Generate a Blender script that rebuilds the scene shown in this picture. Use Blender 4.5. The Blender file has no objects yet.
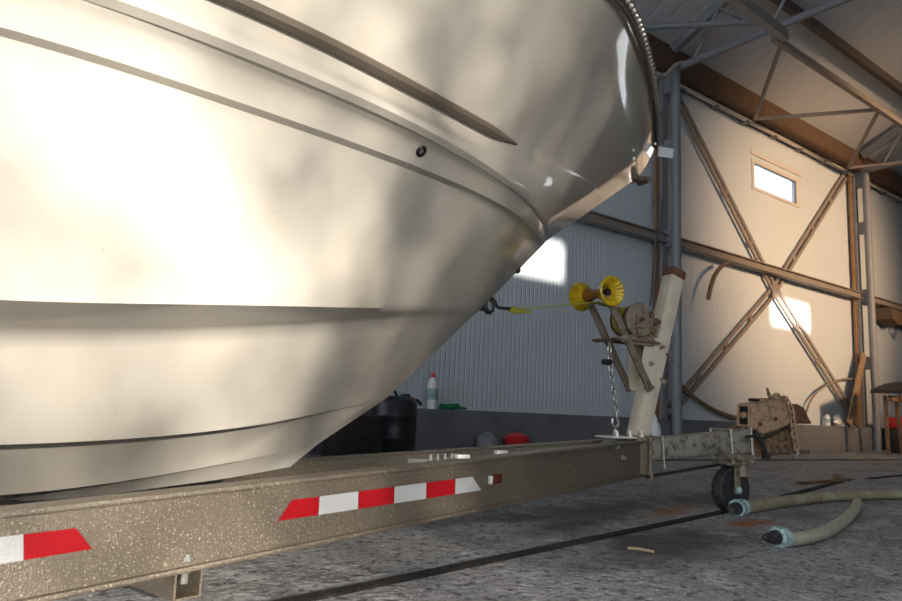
import bpy, bmesh, math, random
import numpy as np
from mathutils import Vector, Matrix
random.seed(7)
scn = bpy.context.scene
COL = scn.collection
V = Vector
PI = math.pi

# ------------------------------------------------------------------ camera frame (measured from vanishing points)
F, CX, CY, H = 700.0, 451.0, 300.5, 0.5
def _n(a): a = np.array(a, float); return a / np.linalg.norm(a)
_up = _n((660 - CX, -4300 - CY, F)); _xa = _n((1385 - CX, 448 - CY, F)); _xa = _n(_xa - _up * _xa.dot(_up))
RW = np.array([_xa, np.cross(_up, _xa), _up])            # camera (right, down, forward) -> building axes
EYE = np.array([0, 0, H])
def ray(px, py): return RW @ np.array([(px - CX) / F, (py - CY) / F, 1.0])
def on_floor(px, py, z=0.0): d = ray(px, py); return EYE + d * ((z - H) / d[2])
def on_y(px, py, y): d = ray(px, py); return EYE + d * (y / d[1])
def on_x(px, py, x): d = ray(px, py); return EYE + d * (x / d[0])
def at_depth(px, py, t): return EYE + ray(px, py) * t
HEAD = math.radians(-9)                                   # heading of boat and trailer in the hall
DV = np.array([math.cos(HEAD), math.sin(HEAD), 0]); LV = np.array([-math.sin(HEAD), math.cos(HEAD), 0])
JP = at_depth(628, 452, 3.75)
def T(t, w, z):                                           # trailer frame: t aft of the coupling joint, w to the near side, z up
    p = JP - DV * t - LV * w; return V((p[0], p[1], z))
def on_w(px, py, w):
    d = ray(px, py); k = ((JP - EYE) @ LV - w) / (d @ LV); p = EYE + d * k
    return np.array([-(p - JP) @ DV, w, p[2]])
Dv, Lv, Zv = V(DV), V(LV), V((0, 0, 1))

# ------------------------------------------------------------------ materials
def mat(name, col, rough=.5, metal=0.0, noise=None, bump=None, coat=0.0, trans=0.0, spec=.5, emit=None):
    """noise = list of (scale, detail, lo, hi, colour2) mixes; bump = (scale, strength)"""
    m = bpy.data.materials.new(name); m.use_nodes = True
    nt = m.node_tree; b = nt.nodes['Principled BSDF']
    b.inputs['Base Color'].default_value = (*col, 1); b.inputs['Roughness'].default_value = rough
    b.inputs['Metallic'].default_value = metal; b.inputs['Coat Weight'].default_value = coat
    b.inputs['Coat Roughness'].default_value = .05
    b.inputs['Transmission Weight'].default_value = trans; b.inputs['Specular IOR Level'].default_value = spec
    if emit: b.inputs['Emission Color'].default_value = (*emit[0], 1); b.inputs['Emission Strength'].default_value = emit[1]
    geo = nt.nodes.new('ShaderNodeNewGeometry')
    last = None
    for (sc, det, lo, hi, c2) in (noise or []):
        n = nt.nodes.new('ShaderNodeTexNoise'); n.inputs['Scale'].default_value = sc; n.inputs['Detail'].default_value = det
        nt.links.new(geo.outputs['Position'], n.inputs['Vector'])
        r = nt.nodes.new('ShaderNodeMapRange'); r.inputs[1].default_value = lo; r.inputs[2].default_value = hi
        nt.links.new(n.outputs['Fac'], r.inputs[0])
        mx = nt.nodes.new('ShaderNodeMix'); mx.data_type = 'RGBA'
        nt.links.new(r.outputs[0], mx.inputs['Factor'])
        if last: nt.links.new(last, mx.inputs['A'])
        else: mx.inputs['A'].default_value = (*col, 1)
        mx.inputs['B'].default_value = (*c2, 1); last = mx.outputs['Result']
    if last: nt.links.new(last, b.inputs['Base Color'])
    if bump:
        n = nt.nodes.new('ShaderNodeTexNoise'); n.inputs['Scale'].default_value = bump[0]; n.inputs['Detail'].default_value = 6
        nt.links.new(geo.outputs['Position'], n.inputs['Vector'])
        bp = nt.nodes.new('ShaderNodeBump'); bp.inputs['Strength'].default_value = bump[1]; bp.inputs['Distance'].default_value = .02
        nt.links.new(n.outputs['Fac'], bp.inputs['Height']); nt.links.new(bp.outputs[0], b.inputs['Normal'])
    m['bsdf'] = 1
    return m
M = {}
M['hull'] = mat('gelcoat', (.50, .465, .41), .12, coat=1.0, noise=[(3, 4, .45, .75, (.46, .42, .36)), (90, 2, .72, .78, (.38, .34, .28))])
M['strip'] = mat('taupe ledge shade and rail base', (.13, .105, .08), .4)  # dark tone for the painted ledge shade and the rail base
M['purlin'] = mat('dark purlin steel', (.075, .06, .055), .6)
M['amber2'] = mat('amber brown plastic', (.30, .14, .015), .3, coat=.3)
M['wframe'] = mat('pale window frame', (.55, .53, .50), .5)
M['galv'] = mat('galvanised steel', (.19, .158, .118), .40, .45, noise=[(230, 2, .60, .68, (.58, .51, .40)), (260, 2, .58, .70, (.09, .072, .052)), (5, 4, .4, .8, (.17, .145, .115))], bump=(330, .3))
M['galv2'] = mat('worn grey steel tube', (.36, .335, .28), .5, .4, noise=[(22, 8, .46, .66, (.13, .11, .085)), (140, 3, .6, .66, (.48, .46, .41))], bump=(60, .2))
M['zinc'] = mat('bright zinc', (.62, .60, .55), .3, .8, noise=[(60, 3, .5, .7, (.3, .27, .22))])
M['zincw'] = mat('pale plate', (.74, .73, .68), .4, .2)
M['post'] = mat('dusty off white paint', (.66, .585, .46), .6, 0, noise=[(60, 6, .54, .74, (.50, .43, .32)), (9, 4, .5, .7, (.58, .51, .39))], bump=(120, .1))
M['arm'] = mat('grey brown steel', (.24, .20, .145), .55, .3, noise=[(40, 6, .5, .66, (.12, .10, .075))])
M['rust'] = mat('rusty iron', (.21, .125, .07), .8, .1, noise=[(25, 8, .45, .6, (.10, .055, .03)), (60, 4, .55, .65, (.34, .24, .16))], bump=(90, .6))
M['rustlight'] = mat('dusty tan iron', (.43, .28, .165), .75, .1, noise=[(25, 8, .5, .64, (.22, .14, .085)), (70, 4, .56, .66, (.50, .40, .29))], bump=(90, .4))
M['winch'] = mat('dusty grey brown casting', (.27, .22, .175), .7, .2, noise=[(25, 8, .5, .64, (.16, .115, .08)), (70, 4, .56, .66, (.36, .31, .26))], bump=(90, .4))
M['rail'] = mat('dull chrome beading', (.34, .32, .29), .25, .9)
M['rustcap'] = mat('rust brown plate', (.16, .075, .04), .8, 0, noise=[(50, 5, .5, .65, (.09, .04, .025))])
M['black'] = mat('black rubber', (.018, .018, .02), .6, noise=[(60, 4, .5, .7, (.05, .047, .042))])
M['blackm'] = mat('dark metal', (.03, .03, .033), .4, .6)
M['yellow'] = mat('amber plastic', (.66, .47, .01), .25, coat=.3, noise=[(30, 3, .5, .7, (.48, .27, .01))])
M['strap'] = mat('yellow green webbing', (.48, .46, .06), .7, noise=[(200, 2, .5, .6, (.32, .32, .04))])
M['red'] = mat('red reflective tape', (.40, .005, .012), .35, noise=[(300, 1, .5, .6, (.33, .005, .01))])
M['white'] = mat('white reflective tape', (.54, .55, .56), .35, noise=[(300, 1, .5, .6, (.46, .47, .48))])
M['amber'] = mat('dark red lens', (.11, .022, .012), .2, coat=.5)
M['plastic'] = mat('white plastic', (.72, .74, .76), .4)
M['redp'] = mat('red plastic', (.5, .02, .02), .4)
M['green'] = mat('green rubber', (.01, .20, .075), .6, bump=(60, .5))
M['navy'] = mat('navy plastic drum', (.010, .012, .018), .4, noise=[(20, 4, .55, .7, (.03, .028, .028))])
M['umber'] = mat('dark brown plastic', (.014, .011, .009), .55, noise=[(20, 4, .55, .7, (.03, .024, .02))])
M['hose'] = mat('dusty ribbed hose', (.30, .27, .175), .65, noise=[(60, 6, .5, .66, (.17, .145, .09)), (8, 3, .5, .7, (.38, .35, .25))], bump=(120, .5))
M['hose2'] = mat('pale green hose', (.36, .37, .28), .5, noise=[(20, 6, .5, .7, (.25, .25, .17))], bump=(120, .3))
M['aqua'] = mat('faded blue coupling', (.30, .44, .45), .55, noise=[(60, 5, .5, .62, (.14, .2, .2))])
M['col'] = mat('blue grey steel paint', (.20, .21, .23), .5, 0, noise=[(10, 5, .5, .7, (.165, .17, .19))])
M['colr'] = mat('primer brown steel', (.24, .14, .07), .65, noise=[(8, 5, .5, .7, (.17, .095, .05))])
M['brace'] = mat('grey brown brace paint', (.24, .205, .18), .55, noise=[(10, 4, .5, .7, (.19, .16, .14))])
M['eave'] = mat('brown eave beam', (.105, .062, .037), .7, noise=[(4, 5, .5, .7, (.08, .046, .026))])
M['plinth'] = mat('dark concrete plinth', (.145, .152, .172), .8, noise=[(3, 6, .5, .7, (.11, .115, .13))], bump=(40, .3))
M['wood'] = mat('bare plank', (.29, .20, .115), .7, noise=[(20, 6, .5, .7, (.20, .13, .07))])
M['wood2'] = mat('dark plywood', (.13, .085, .05), .75, noise=[(12, 6, .5, .7, (.11, .06, .03))])
M['frame'] = mat('window frame', (.72, .66, .58), .5)
M['rope'] = mat('grey rope', (.34, .32, .29), .8)
M['cord'] = mat('dark cord', (.07, .065, .07), .7)
M['brownhose'] = mat('brown hose', (.17, .12, .075), .6)
M['bark'] = mat('bark', (.10, .07, .045), .9)
M['leaf'] = mat('leaf', (.10, .17, .035), .6, noise=[(2, 3, .45, .6, (.05, .10, .02))])
M['slot'] = mat('rail slot dirt and recess shade', (.007, .006, .005), .95, noise=[(30, 5, .56, .68, (.035, .022, .014))], bump=(60, .8))  # also colours the painted shade in the coupler housing end
M['twig'] = mat('dry stick', (.30, .24, .15), .8)
# glass
m = bpy.data.materials.new('window glass'); m.use_nodes = True; nt = m.node_tree; b = nt.nodes['Principled BSDF']
b.inputs['Transmission Weight'].default_value = 1; b.inputs['Roughness'].default_value = .02; b.inputs['IOR'].default_value = 1.05
M['glass'] = m
# cladding: fine vertical ribs along X or Y
def cladding(name, col, axis, c2, scale=14.0, strength=.5):
    m = mat(name, col, .5, noise=[(.7, 4, .4, .7, c2)])
    nt = m.node_tree; b = nt.nodes['Principled BSDF']
    geo = nt.nodes.new('ShaderNodeNewGeometry'); sep = nt.nodes.new('ShaderNodeSeparateXYZ'); nt.links.new(geo.outputs['Position'], sep.inputs[0])
    mu = nt.nodes.new('ShaderNodeMath'); mu.operation = 'MULTIPLY'; mu.inputs[1].default_value = scale; nt.links.new(sep.outputs[axis], mu.inputs[0])
    fr = nt.nodes.new('ShaderNodeMath'); fr.operation = 'PINGPONG'; fr.inputs[1].default_value = .5; nt.links.new(mu.outputs[0], fr.inputs[0])
    rr = nt.nodes.new('ShaderNodeMapRange'); rr.inputs[1].default_value = .0; rr.inputs[2].default_value = .16; nt.links.new(fr.outputs[0], rr.inputs[0])
    bp = nt.nodes.new('ShaderNodeBump'); bp.inputs['Strength'].default_value = strength; bp.inputs['Distance'].default_value = .012
    nt.links.new(rr.outputs[0], bp.inputs['Height']); nt.links.new(bp.outputs[0], b.inputs['Normal'])
    return m
M['clad'] = cladding('ribbed wall sheet', (.54, .60, .66), 0, (.50, .555, .61))
M['cladf'] = cladding('ribbed front sheet', (.42, .40, .37), 0, (.40, .38, .35))
M['roof'] = cladding('roof panel', (.60, .62, .65), 0, (.54, .56, .59), 3.0, .4)
# concrete floor with stains
def floor_mat():
    m = mat('rough concrete', (.30, .30, .31), .7, noise=[(1.6, 8, .44, .68, (.17, .168, .172)), (7, 9, .5, .62, (.40, .40, .415)), (26, 7, .54, .62, (.10, .098, .10)), (60, 4, .58, .64, (.50, .50, .51)), (110, 3, .58, .64, (.08, .08, .08))], bump=(34, 1.0))
    nt = m.node_tree; b = nt.nodes['Principled BSDF']
    base = b.inputs['Base Color'].links[0].from_socket
    geo = nt.nodes.new('ShaderNodeNewGeometry')
    wn = nt.nodes.new('ShaderNodeTexNoise'); wn.inputs['Scale'].default_value = 5; wn.inputs['Detail'].default_value = 6
    nt.links.new(geo.outputs['Position'], wn.inputs['Vector'])
    for (p, sx, sy, ang, c, st) in STAINS:
        mp = nt.nodes.new('ShaderNodeMapping'); mp.vector_type = 'TEXTURE'
        mp.inputs['Location'].default_value = (p[0], p[1], 0); mp.inputs['Rotation'].default_value = (0, 0, ang); mp.inputs['Scale'].default_value = (sx, sy, 1)
        nt.links.new(geo.outputs['Position'], mp.inputs['Vector'])
        ln = nt.nodes.new('ShaderNodeVectorMath'); ln.operation = 'LENGTH'; nt.links.new(mp.outputs[0], ln.inputs[0])
        ad = nt.nodes.new('ShaderNodeMath'); ad.operation = 'MULTIPLY_ADD'; ad.inputs[1].default_value = 1.6; nt.links.new(wn.outputs['Fac'], ad.inputs[0]); nt.links.new(ln.outputs['Value'], ad.inputs[2])
        r = nt.nodes.new('ShaderNodeMapRange'); r.inputs[1].default_value = 1.9; r.inputs[2].default_value = 1.15; r.inputs[3].default_value = 0; r.inputs[4].default_value = st
        nt.links.new(ad.outputs[0], r.inputs[0])
        mx = nt.nodes.new('ShaderNodeMix'); mx.data_type = 'RGBA'; nt.links.new(r.outputs[0], mx.inputs['Factor']); nt.links.new(base, mx.inputs['A']); mx.inputs['B'].default_value = (*c, 1)
        base = mx.outputs['Result']
    nt.links.new(base, b.inputs['Base Color'])
    return m
STAINS = [(on_floor(660, 545), .75, .28, .25, (.045, .042, .042), .85), (on_floor(600, 510), .8, .25, .2, (.06, .056, .055), .75),
          (on_floor(560, 528), .5, .12, .2, (.07, .065, .06), .7), (on_floor(470, 520), .35, .10, .2, (.08, .076, .072), .6),
          (on_floor(700, 500), .7, .28, .3, (.05, .045, .04), .7), (on_floor(752, 523), .26, .10, .1, (.30, .10, .035), .95),
          (on_floor(672, 511), .40, .10, .35, (.27, .12, .045), .8), (on_floor(800, 515), .4, .14, .2, (.09, .085, .085), .6)]
M['floor'] = floor_mat()

# ------------------------------------------------------------------ mesh building
def mesh_obj(name, bm, m, smooth=None):
    bmesh.ops.remove_doubles(bm, verts=bm.verts, dist=1e-6)
    bmesh.ops.recalc_face_normals(bm, faces=bm.faces)
    me = bpy.data.meshes.new(name); bm.to_mesh(me); bm.free()
    me.materials.append(M[m] if isinstance(m, str) else m)
    if smooth is not None:
        me.polygons.foreach_set('use_smooth', [True] * len(me.polygons))
        try: me.set_sharp_from_angle(angle=math.radians(smooth))
        except Exception: pass
    o = bpy.data.objects.new(name, me); COL.objects.link(o)
    return o
def thing(name, label, cat, loc, group=None):
    o = bpy.data.objects.new(name, None); COL.objects.link(o); o.location = loc; o.empty_display_size = .1
    o['label'] = label; o['category'] = cat
    if group: o['group'] = group
    return o
def origin(o):
    p = V((0, 0, 0)); q = o
    while q: p += q.location; q = q.parent
    return p
def part(name, parent, bm, m, smooth=30, label=None):
    """bm is in world coordinates"""
    off = origin(parent)
    bmesh.ops.translate(bm, verts=bm.verts, vec=-off)
    o = mesh_obj(name, bm, m, smooth); o.parent = parent
    if label: o['label'] = label
    return o
def solo(name, bm, m, label, cat, smooth=30, group=None, loc=None):
    vs = [v.co for v in bm.verts]
    if loc is None: loc = V(((min(v.x for v in vs) + max(v.x for v in vs)) / 2, (min(v.y for v in vs) + max(v.y for v in vs)) / 2, min(v.z for v in vs)))
    bmesh.ops.translate(bm, verts=bm.verts, vec=-V(loc))
    o = mesh_obj(name, bm, m, smooth); o.location = loc; o['label'] = label; o['category'] = cat
    if group: o['group'] = group
    return o
def struct(name, bm, m, smooth=None, parent=None, label=None, cat=None):
    o = mesh_obj(name, bm, m, smooth); o['kind'] = 'structure'
    if parent: o.parent = parent
    if label: o['label'] = label; o['category'] = cat
    return o
def B(): return bmesh.new()
def box(bm, c, s, ax=None, bev=0.0):
    """box centred at c with full sizes s along axes ax"""
    ax = ax or (V((1, 0, 0)), V((0, 1, 0)), V((0, 0, 1))); c = V(c)
    t = bmesh.new(); bmesh.ops.create_cube(t, size=1)
    for v in t.verts:
        v.co = V((v.co.x * s[0], v.co.y * s[1], v.co.z * s[2]))
    if bev: bmesh.ops.bevel(t, geom=t.edges[:], offset=bev, segments=2, affect='EDGES', profile=.5)
    mp = {}
    for v in t.verts: mp[v] = bm.verts.new(c + ax[0] * v.co.x + ax[1] * v.co.y + ax[2] * v.co.z)
    for f in t.faces: bm.faces.new([mp[v] for v in f.verts])
    t.free(); return bm
def frame(d, hint=None):
    d = V(d).normalized(); h = V(hint) if hint is not None else (V((0, 0, 1)) if abs(d.z) < .9 else V((1, 0, 0)))
    s = d.cross(h).normalized(); u = s.cross(d).normalized(); return d, s, u
def bar(bm, a, b, w, h, hint=None, bev=0.0):
    """rectangular bar a->b, width w sideways, height h along hint"""
    a, b = V(a), V(b); d, s, u = frame(b - a, hint)
    return box(bm, (a + b) / 2, ((b - a).length, w, h), (d, s, u), bev)
def tube(bm, pts, r, n=10, caps=True, rf=None):
    pts = [V(p) for p in pts]; rings = []
    d, s, u = frame(pts[1] - pts[0])
    for i, p in enumerate(pts):
        dd = (pts[min(i + 1, len(pts) - 1)] - pts[max(i - 1, 0)]).normalized()
        s = (s - dd * s.dot(dd)).normalized(); u = s.cross(dd)
        rr = rf(i) if rf else r
        rings.append([bm.verts.new(p + (s * math.cos(2 * PI * k / n) + u * math.sin(2 * PI * k / n)) * rr) for k in range(n)])
    for i in range(len(rings) - 1):
        for k in range(n): bm.faces.new((rings[i][k], rings[i][(k + 1) % n], rings[i + 1][(k + 1) % n], rings[i + 1][k]))
    if caps: bm.faces.new(rings[0][::-1]); bm.faces.new(rings[-1])
    return bm
def lathe(bm, a, d, prof, n=20, rf=None):
    """prof = (distance along d, radius); closed ends where radius 0"""
    a = V(a); d, s, u = frame(d); rings = []
    for j, (x, r) in enumerate(prof):
        if r < 1e-6: rings.append([bm.verts.new(a + d * x)])
        else: rings.append([bm.verts.new(a + d * x + (s * math.cos(2 * PI * k / n) + u * math.sin(2 * PI * k / n)) * (r * (rf(j, k) if rf else 1))) for k in range(n)])
    for i in range(len(rings) - 1):
        A, Bq = rings[i], rings[i + 1]
        for k in range(n):
            k2 = (k + 1) % n
            if len(A) == 1 and len(Bq) == 1: continue
            if len(A) == 1: bm.faces.new((A[0], Bq[k], Bq[k2]))
            elif len(Bq) == 1: bm.faces.new((A[k], A[k2], Bq[0]))
            else: bm.faces.new((A[k], A[k2], Bq[k2], Bq[k]))
    if len(rings[0]) > 1: bm.faces.new(rings[0][::-1])
    if len(rings[-1]) > 1: bm.faces.new(rings[-1])
    return bm
def prism(bm, poly, vec):
    a = [bm.verts.new(V(p)) for p in poly]; b = [bm.verts.new(V(p) + V(vec)) for p in poly]; n = len(a)
    bm.faces.new(a[::-1]); bm.faces.new(b)
    for k in range(n): bm.faces.new((a[k], a[(k + 1) % n], b[(k + 1) % n], b[k]))
    return bm
def ell(bm, c, r, ax=None, sub=3):
    t = bmesh.new(); bmesh.ops.create_icosphere(t, subdivisions=sub, radius=1); mp = {}
    ax = ax or (V((1, 0, 0)), V((0, 1, 0)), V((0, 0, 1)))
    for v in t.verts: mp[v] = bm.verts.new(V(c) + ax[0] * v.co.x * r[0] + ax[1] * v.co.y * r[1] + ax[2] * v.co.z * r[2])
    for f in t.faces: bm.faces.new([mp[v] for v in f.verts])
    t.free(); return bm
def cr(pts, k=8):
    P = [np.array(p, float) for p in pts]; out = []
    P = [2 * P[0] - P[1]] + P + [2 * P[-1] - P[-2]]
    for i in range(1, len(P) - 2):
        for j in range(k):
            t = j / k; a, b, c, d = P[i - 1], P[i], P[i + 1], P[i + 2]
            out.append(.5 * (2 * b + (c - a) * t + (2 * a - 5 * b + 4 * c - d) * t * t + (3 * b - a - 3 * c + d) * t ** 3))
    out.append(P[-2]); return out
def resample(pts, us):
    P = np.array(pts); L = np.concatenate([[0], np.cumsum(np.linalg.norm(np.diff(P, axis=0), axis=1))]); L /= L[-1]
    return np.stack([np.interp(us, L, P[:, k]) for k in range(P.shape[1])], 1)
def bolt(bm, p, d, r=.011, h=.012):
    lathe(bm, V(p), d, [(0, r * 1.5), (h * .25, r * 1.5), (h * .26, r), (h, r), (h * 1.01, r * .55), (h * 1.6, r * .55)], 6); return bm
def bolts(parent, items, m, name='bolt'):
    for it in items: bm = B(); bolt(bm, *it); part(name, parent, bm, m)
def link_chain(bm, pts, r, ln, wd):
    """oval links along a polyline of points"""
    P = resample([tuple(p) for p in pts], np.linspace(0, 1, max(3, int(round(sum((V(pts[i + 1]) - V(pts[i])).length for i in range(len(pts) - 1)) / (ln * .78))) + 1)))
    for i in range(len(P) - 1):
        a, b = V(P[i]), V(P[i + 1]); c = (a + b) / 2; d, s, u = frame(b - a, (.3, .8, .1)); q = s if i % 2 else u
        loop = []
        for k in range(14):
            th = 2 * PI * k / 14; x = math.cos(th); y = math.sin(th)
            loop.append(c + d * ((ln / 2 - wd / 2) * (1 if x > 0 else -1) * min(1, abs(x) * 3) + x * wd / 2) + q * y * wd / 2)
        rings = []
        for k in range(14):
            dd = (loop[(k + 1) % 14] - loop[k - 1]).normalized(); nn = d.cross(q).normalized(); mm = dd.cross(nn)
            rings.append([bm.verts.new(loop[k] + (nn * math.cos(2 * PI * j / 6) + mm * math.sin(2 * PI * j / 6)) * r) for j in range(6)])
        for k in range(14):
            for j in range(6): bm.faces.new((rings[k][j], rings[k][(j + 1) % 6], rings[(k + 1) % 14][(j + 1) % 6], rings[(k + 1) % 14][j]))
    return bm

# ================================================================== THE HALL
YW = 6.4; X0, X1 = -8.0, 36.0; YF = -6.7; SUNX = .6
bm = B(); box(bm, (10, 0, -.1), (60, 44, .2)); struct('floor', bm, 'floor')
def wall_with_holes(bm, y, th, z0, z1, xa, xb, holes):
    """holes = (x0, x1, z0, z1) sorted by x; boxes around them"""
    x = xa
    for (a, b, c, d) in holes:
        if a > x: box(bm, ((x + a) / 2, y, (z0 + z1) / 2), (a - x, th, z1 - z0))
        if c > z0: box(bm, ((a + b) / 2, y, (z0 + c) / 2), (b - a, th, c - z0))
        if d < z1: box(bm, ((a + b) / 2, y, (z1 + d) / 2), (b - a, th, z1 - d))
        x = b
    if x < xb: box(bm, ((x + xb) / 2, y, (z0 + z1) / 2), (xb - x, th, z1 - z0))
    return bm
WX0, WX1, WZ0, WZ1 = 11.46, 13.0, 4.58, 5.1
struct('wall_back', wall_with_holes(B(), YW + .05, .1, 0, 6.16, X0, X1, [(WX0, WX1, WZ0, WZ1)]), 'clad')
bm = B(); box(bm, (14, YW - .13, .235), (44, .26, .47), bev=.006); struct('trim_1', bm, 'plinth')
# window in the back wall
wr = bpy.data.objects.new('window_1', None); COL.objects.link(wr); wr['kind'] = 'structure'; wr.location = ((WX0 + WX1) / 2, YW, WZ0)
bm = B()
for (c, s) in [(((WX0 + WX1) / 2, YW + .0, WZ0 + .02), (WX1 - WX0 + .16, .05, .06)), (((WX0 + WX1) / 2, YW + .0, WZ1 - .0), (WX1 - WX0 + .16, .05, .07)),
               ((WX0 - .03, YW, (WZ0 + WZ1) / 2), (.08, .049, WZ1 - WZ0 - .02)), ((WX1 + .01, YW, (WZ0 + WZ1) / 2), (.1, .049, WZ1 - WZ0 - .02))]: box(bm, c, s, bev=.008)
part('window_frame', wr, bm, 'wframe')
bm = B(); box(bm, ((WX0 + WX1) / 2, YW + .03, (WZ0 + WZ1) / 2), (WX1 - WX0 - .02, .012, WZ1 - WZ0 - .06)); part('pane', wr, bm, 'glass', None)
bm = B(); box(bm, ((WX0 + WX1) / 2 + .05, YW - .012, WZ1 + .16), (WX1 - WX0 + .3, .024, .09), bev=.01); part('window_head', wr, bm, 'wframe')
# near long wall (behind the camera): a wide door opening, high windows in every bay
HOLES = [(-6.6, 1.9, 0, 3.9)] + [(xs - .7, xs + .7, 4.72, 5.22) for xs in (5.35, 12.05, 18.4, 24.8)]
struct('wall_front', wall_with_holes(B(), YF - .06, .12, 0, 6.2, X0, X1, HOLES), 'cladf')
# far end wall
bm = B()
for (y0, y1, z0, z1) in ((-6.7, -1.3, 0, 9.2), (1.5, 6.5, 0, 9.2), (-1.3, 1.5, 0, 3.5), (-1.3, 1.5, 5.6, 9.2)): box(bm, (X1 + .05, (y0 + y1) / 2, (z0 + z1) / 2), (.1, y1 - y0, z1 - z0))
struct('wall_right', bm, 'cladf')
wr2 = bpy.data.objects.new('window_2', None); COL.objects.link(wr2); wr2['kind'] = 'structure'; wr2.location = (X1, .1, 3.5)
bm = B(); box(bm, (X1, .1, 3.5), (.14, 2.9, .1)); box(bm, (X1, .1, 5.6), (.14, 2.9, .1))
for y in (-1.3, -.4, .5, 1.5): box(bm, (X1, y, 4.55), (.12, .08, 2.0))
part('window_frame', wr2, bm, 'wframe')
bm = B(); box(bm, (X1 + .05, .1, 4.55), (.012, 2.8, 2.1)); part('pane', wr2, bm, 'glass', None)
# roof: two slopes
RS = .47; YR = -.15; ZE = 6.14; ZR = ZE + (YW - YR) * RS
for nm, ya in (('ceiling', YW + .15), ('ceiling_near', YF - .15)):
    bm = B(); prism(bm, [(X0, ya, ZE), (X0, YR, ZR), (X0, YR, ZR + .12), (X0, ya, ZE + .12)], (X1 - X0, 0, 0)); struct(nm, bm, 'roof')
def zroof(y): return ZE + (YW - y) * RS
# columns of the back wall: front pipe + rear flange + batten plates
XC = [2.2, 8.67, 15.25, 21.7, 28.2]
for i, xc in enumerate(XC):
    root = bpy.data.objects.new('column', None); COL.objects.link(root); root['kind'] = 'structure'; root.location = (xc, 6.1, 0)
    root['label'] = ['steel lattice column at the far left, hidden behind the boat hull', 'blue grey steel column with slots rising behind the boat winch post', 'slotted steel column beside the small bright window', 'steel column farther along the wall past the right edge', 'last steel column near the far end wall'][i]; root['category'] = 'column'
    bm = B(); tube(bm, [(xc, 6.06, 0), (xc, 6.06, 5.75)], .07, 20); part('pipe', root, bm, 'col')
    bm = B(); box(bm, (xc, 6.28, 2.9), (.13, .05, 5.8)); part('flange', root, bm, 'col')
    bm = B()
    for z in (.25, 1.75, 3.13, 4.55, 5.62): box(bm, (xc, 6.17, z), (.03, .17, .26 if z < 5.6 else .4))
    part('batten_plate', root, bm, 'col')
    bm = B(); box(bm, (xc + .0, 6.33, 2.9), (.30, .04, 5.8)); part('backing_strip', root, bm, 'colr')
    bm = B(); box(bm, (xc, 6.12, .02), (.3, .5, .04)); part('base_plate', root, bm, 'col')
# wall girt in two visible lengths, one object per bay
for i, (xa, xb) in enumerate(((X0, 2.1), (2.3, 8.62), (8.82, 15.15), (15.35, 21.6), (21.8, X1))):
    bm = B(); box(bm, ((xa + xb) / 2, 6.26, 3.12), (xb - xa, .10, .13)); box(bm, ((xa + xb) / 2, 6.19, 3.18), (xb - xa, .06, .02)); box(bm, ((xa + xb) / 2, 6.19, 3.06), (xb - xa, .06, .02))
    o = struct('wall_girt', bm, 'brace', label=['steel girt along the wall behind the hull', 'brown steel girt on the blue wall left of the column', 'steel girt crossing the braces below the small window', 'steel girt right of the second column', 'steel girt at the far end of the wall'][i], cat='girt')
# X bracing between the columns (each diagonal two thin angles)
zb = .56; zt = 5.72
for i, (a, b, lab) in enumerate((((8.9, zt), (15.05, zb), 'diagonal wall brace falling from left column top to right'), ((15.05, zt), (8.9, zb), 'diagonal wall brace rising from left column foot to right'))):
    bm = B(); yy = 6.325 + .03 * i
    nd = (11.97, 2.80)                                    # the two braces sag to a common plate below the girt
    for (p_, q_) in ((a, nd), (nd, b)):
        for dz in (-.085, .085): bar(bm, (p_[0], yy, p_[1] + dz), (q_[0], yy, q_[1] + dz), .03, .065)
        for k in range(1, 4):
            t = k / 4; box(bm, (p_[0] + (q_[0] - p_[0]) * t, yy, p_[1] + (q_[1] - p_[1]) * t), (.08, .02, .2))
    box(bm, (nd[0], yy - .005, nd[1]), (.22, .016, .26))
    struct('wall_brace', bm, 'brace', label=lab, cat='brace')
# eave beam, eave pipe with clips
bm = B(); box(bm, (14, 6.27, 5.99), (44, .24, .42)); struct('eave_beam', bm, 'eave', label='brown beam along the top of the back wall', cat='beam')
root = bpy.data.objects.new('eave_pipe', None); COL.objects.link(root); root['kind'] = 'structure'; root.location = (9, 6.1, 5.6); root['label'] = 'thin pale pipe run along the wall top under the brown beam'; root['category'] = 'pipe'
bm = B(); tube(bm, [(-6, 6.30, 5.735), (34, 6.30, 5.735)], .035, 10); part('pipe', root, bm, 'frame')
bm = B()
for k in range(40): box(bm, (-6 + k * .95, 6.33, 5.70), (.10, .12, .03))
part('clip', root, bm, 'brace')
# roof trusses on every column
for i, xc in enumerate(XC):
    root = bpy.data.objects.new('roof_truss', None); COL.objects.link(root); root['kind'] = 'structure'; root.location = (xc, 0, 5.8)
    root['label'] = ['roof truss above the boat', 'blue grey roof truss meeting the column behind the bow', 'roof truss at the column beside the small window', 'roof truss past the right edge', 'roof truss nearest the far end wall'][i]; root['category'] = 'truss'
    bm = B(); tube(bm, [(xc, 6.1, 5.78), (xc, YF + .3, 5.78)], .055, 12); part('bottom_chord', root, bm, 'col')
    for sgn, ya in ((1, 6.1), (-1, YF + .3)):
        bm = B(); bar(bm, (xc, ya, zroof(6.1) - .17), (xc, YR, ZR - .2), .10, .13); part('top_chord', root, bm, 'col')
        nodes = [4.55, 3.0, 1.4] if sgn > 0 else [-5.1, -3.5, -1.9]
        bm = B()
        prev = ya
        for y in nodes:
            ym = (prev + y) / 2; zt_ = (zroof(ym) if sgn > 0 else ZE + (ym - YF) * RS) - .2
            tube(bm, [(xc, prev if prev != ya else ya - .35 * sgn, 5.78), (xc, ym, zt_)], .026, 8); tube(bm, [(xc, ym, zt_), (xc, y, 5.78)], .026, 8); prev = y
        part('web', root, bm, 'col')
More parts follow.
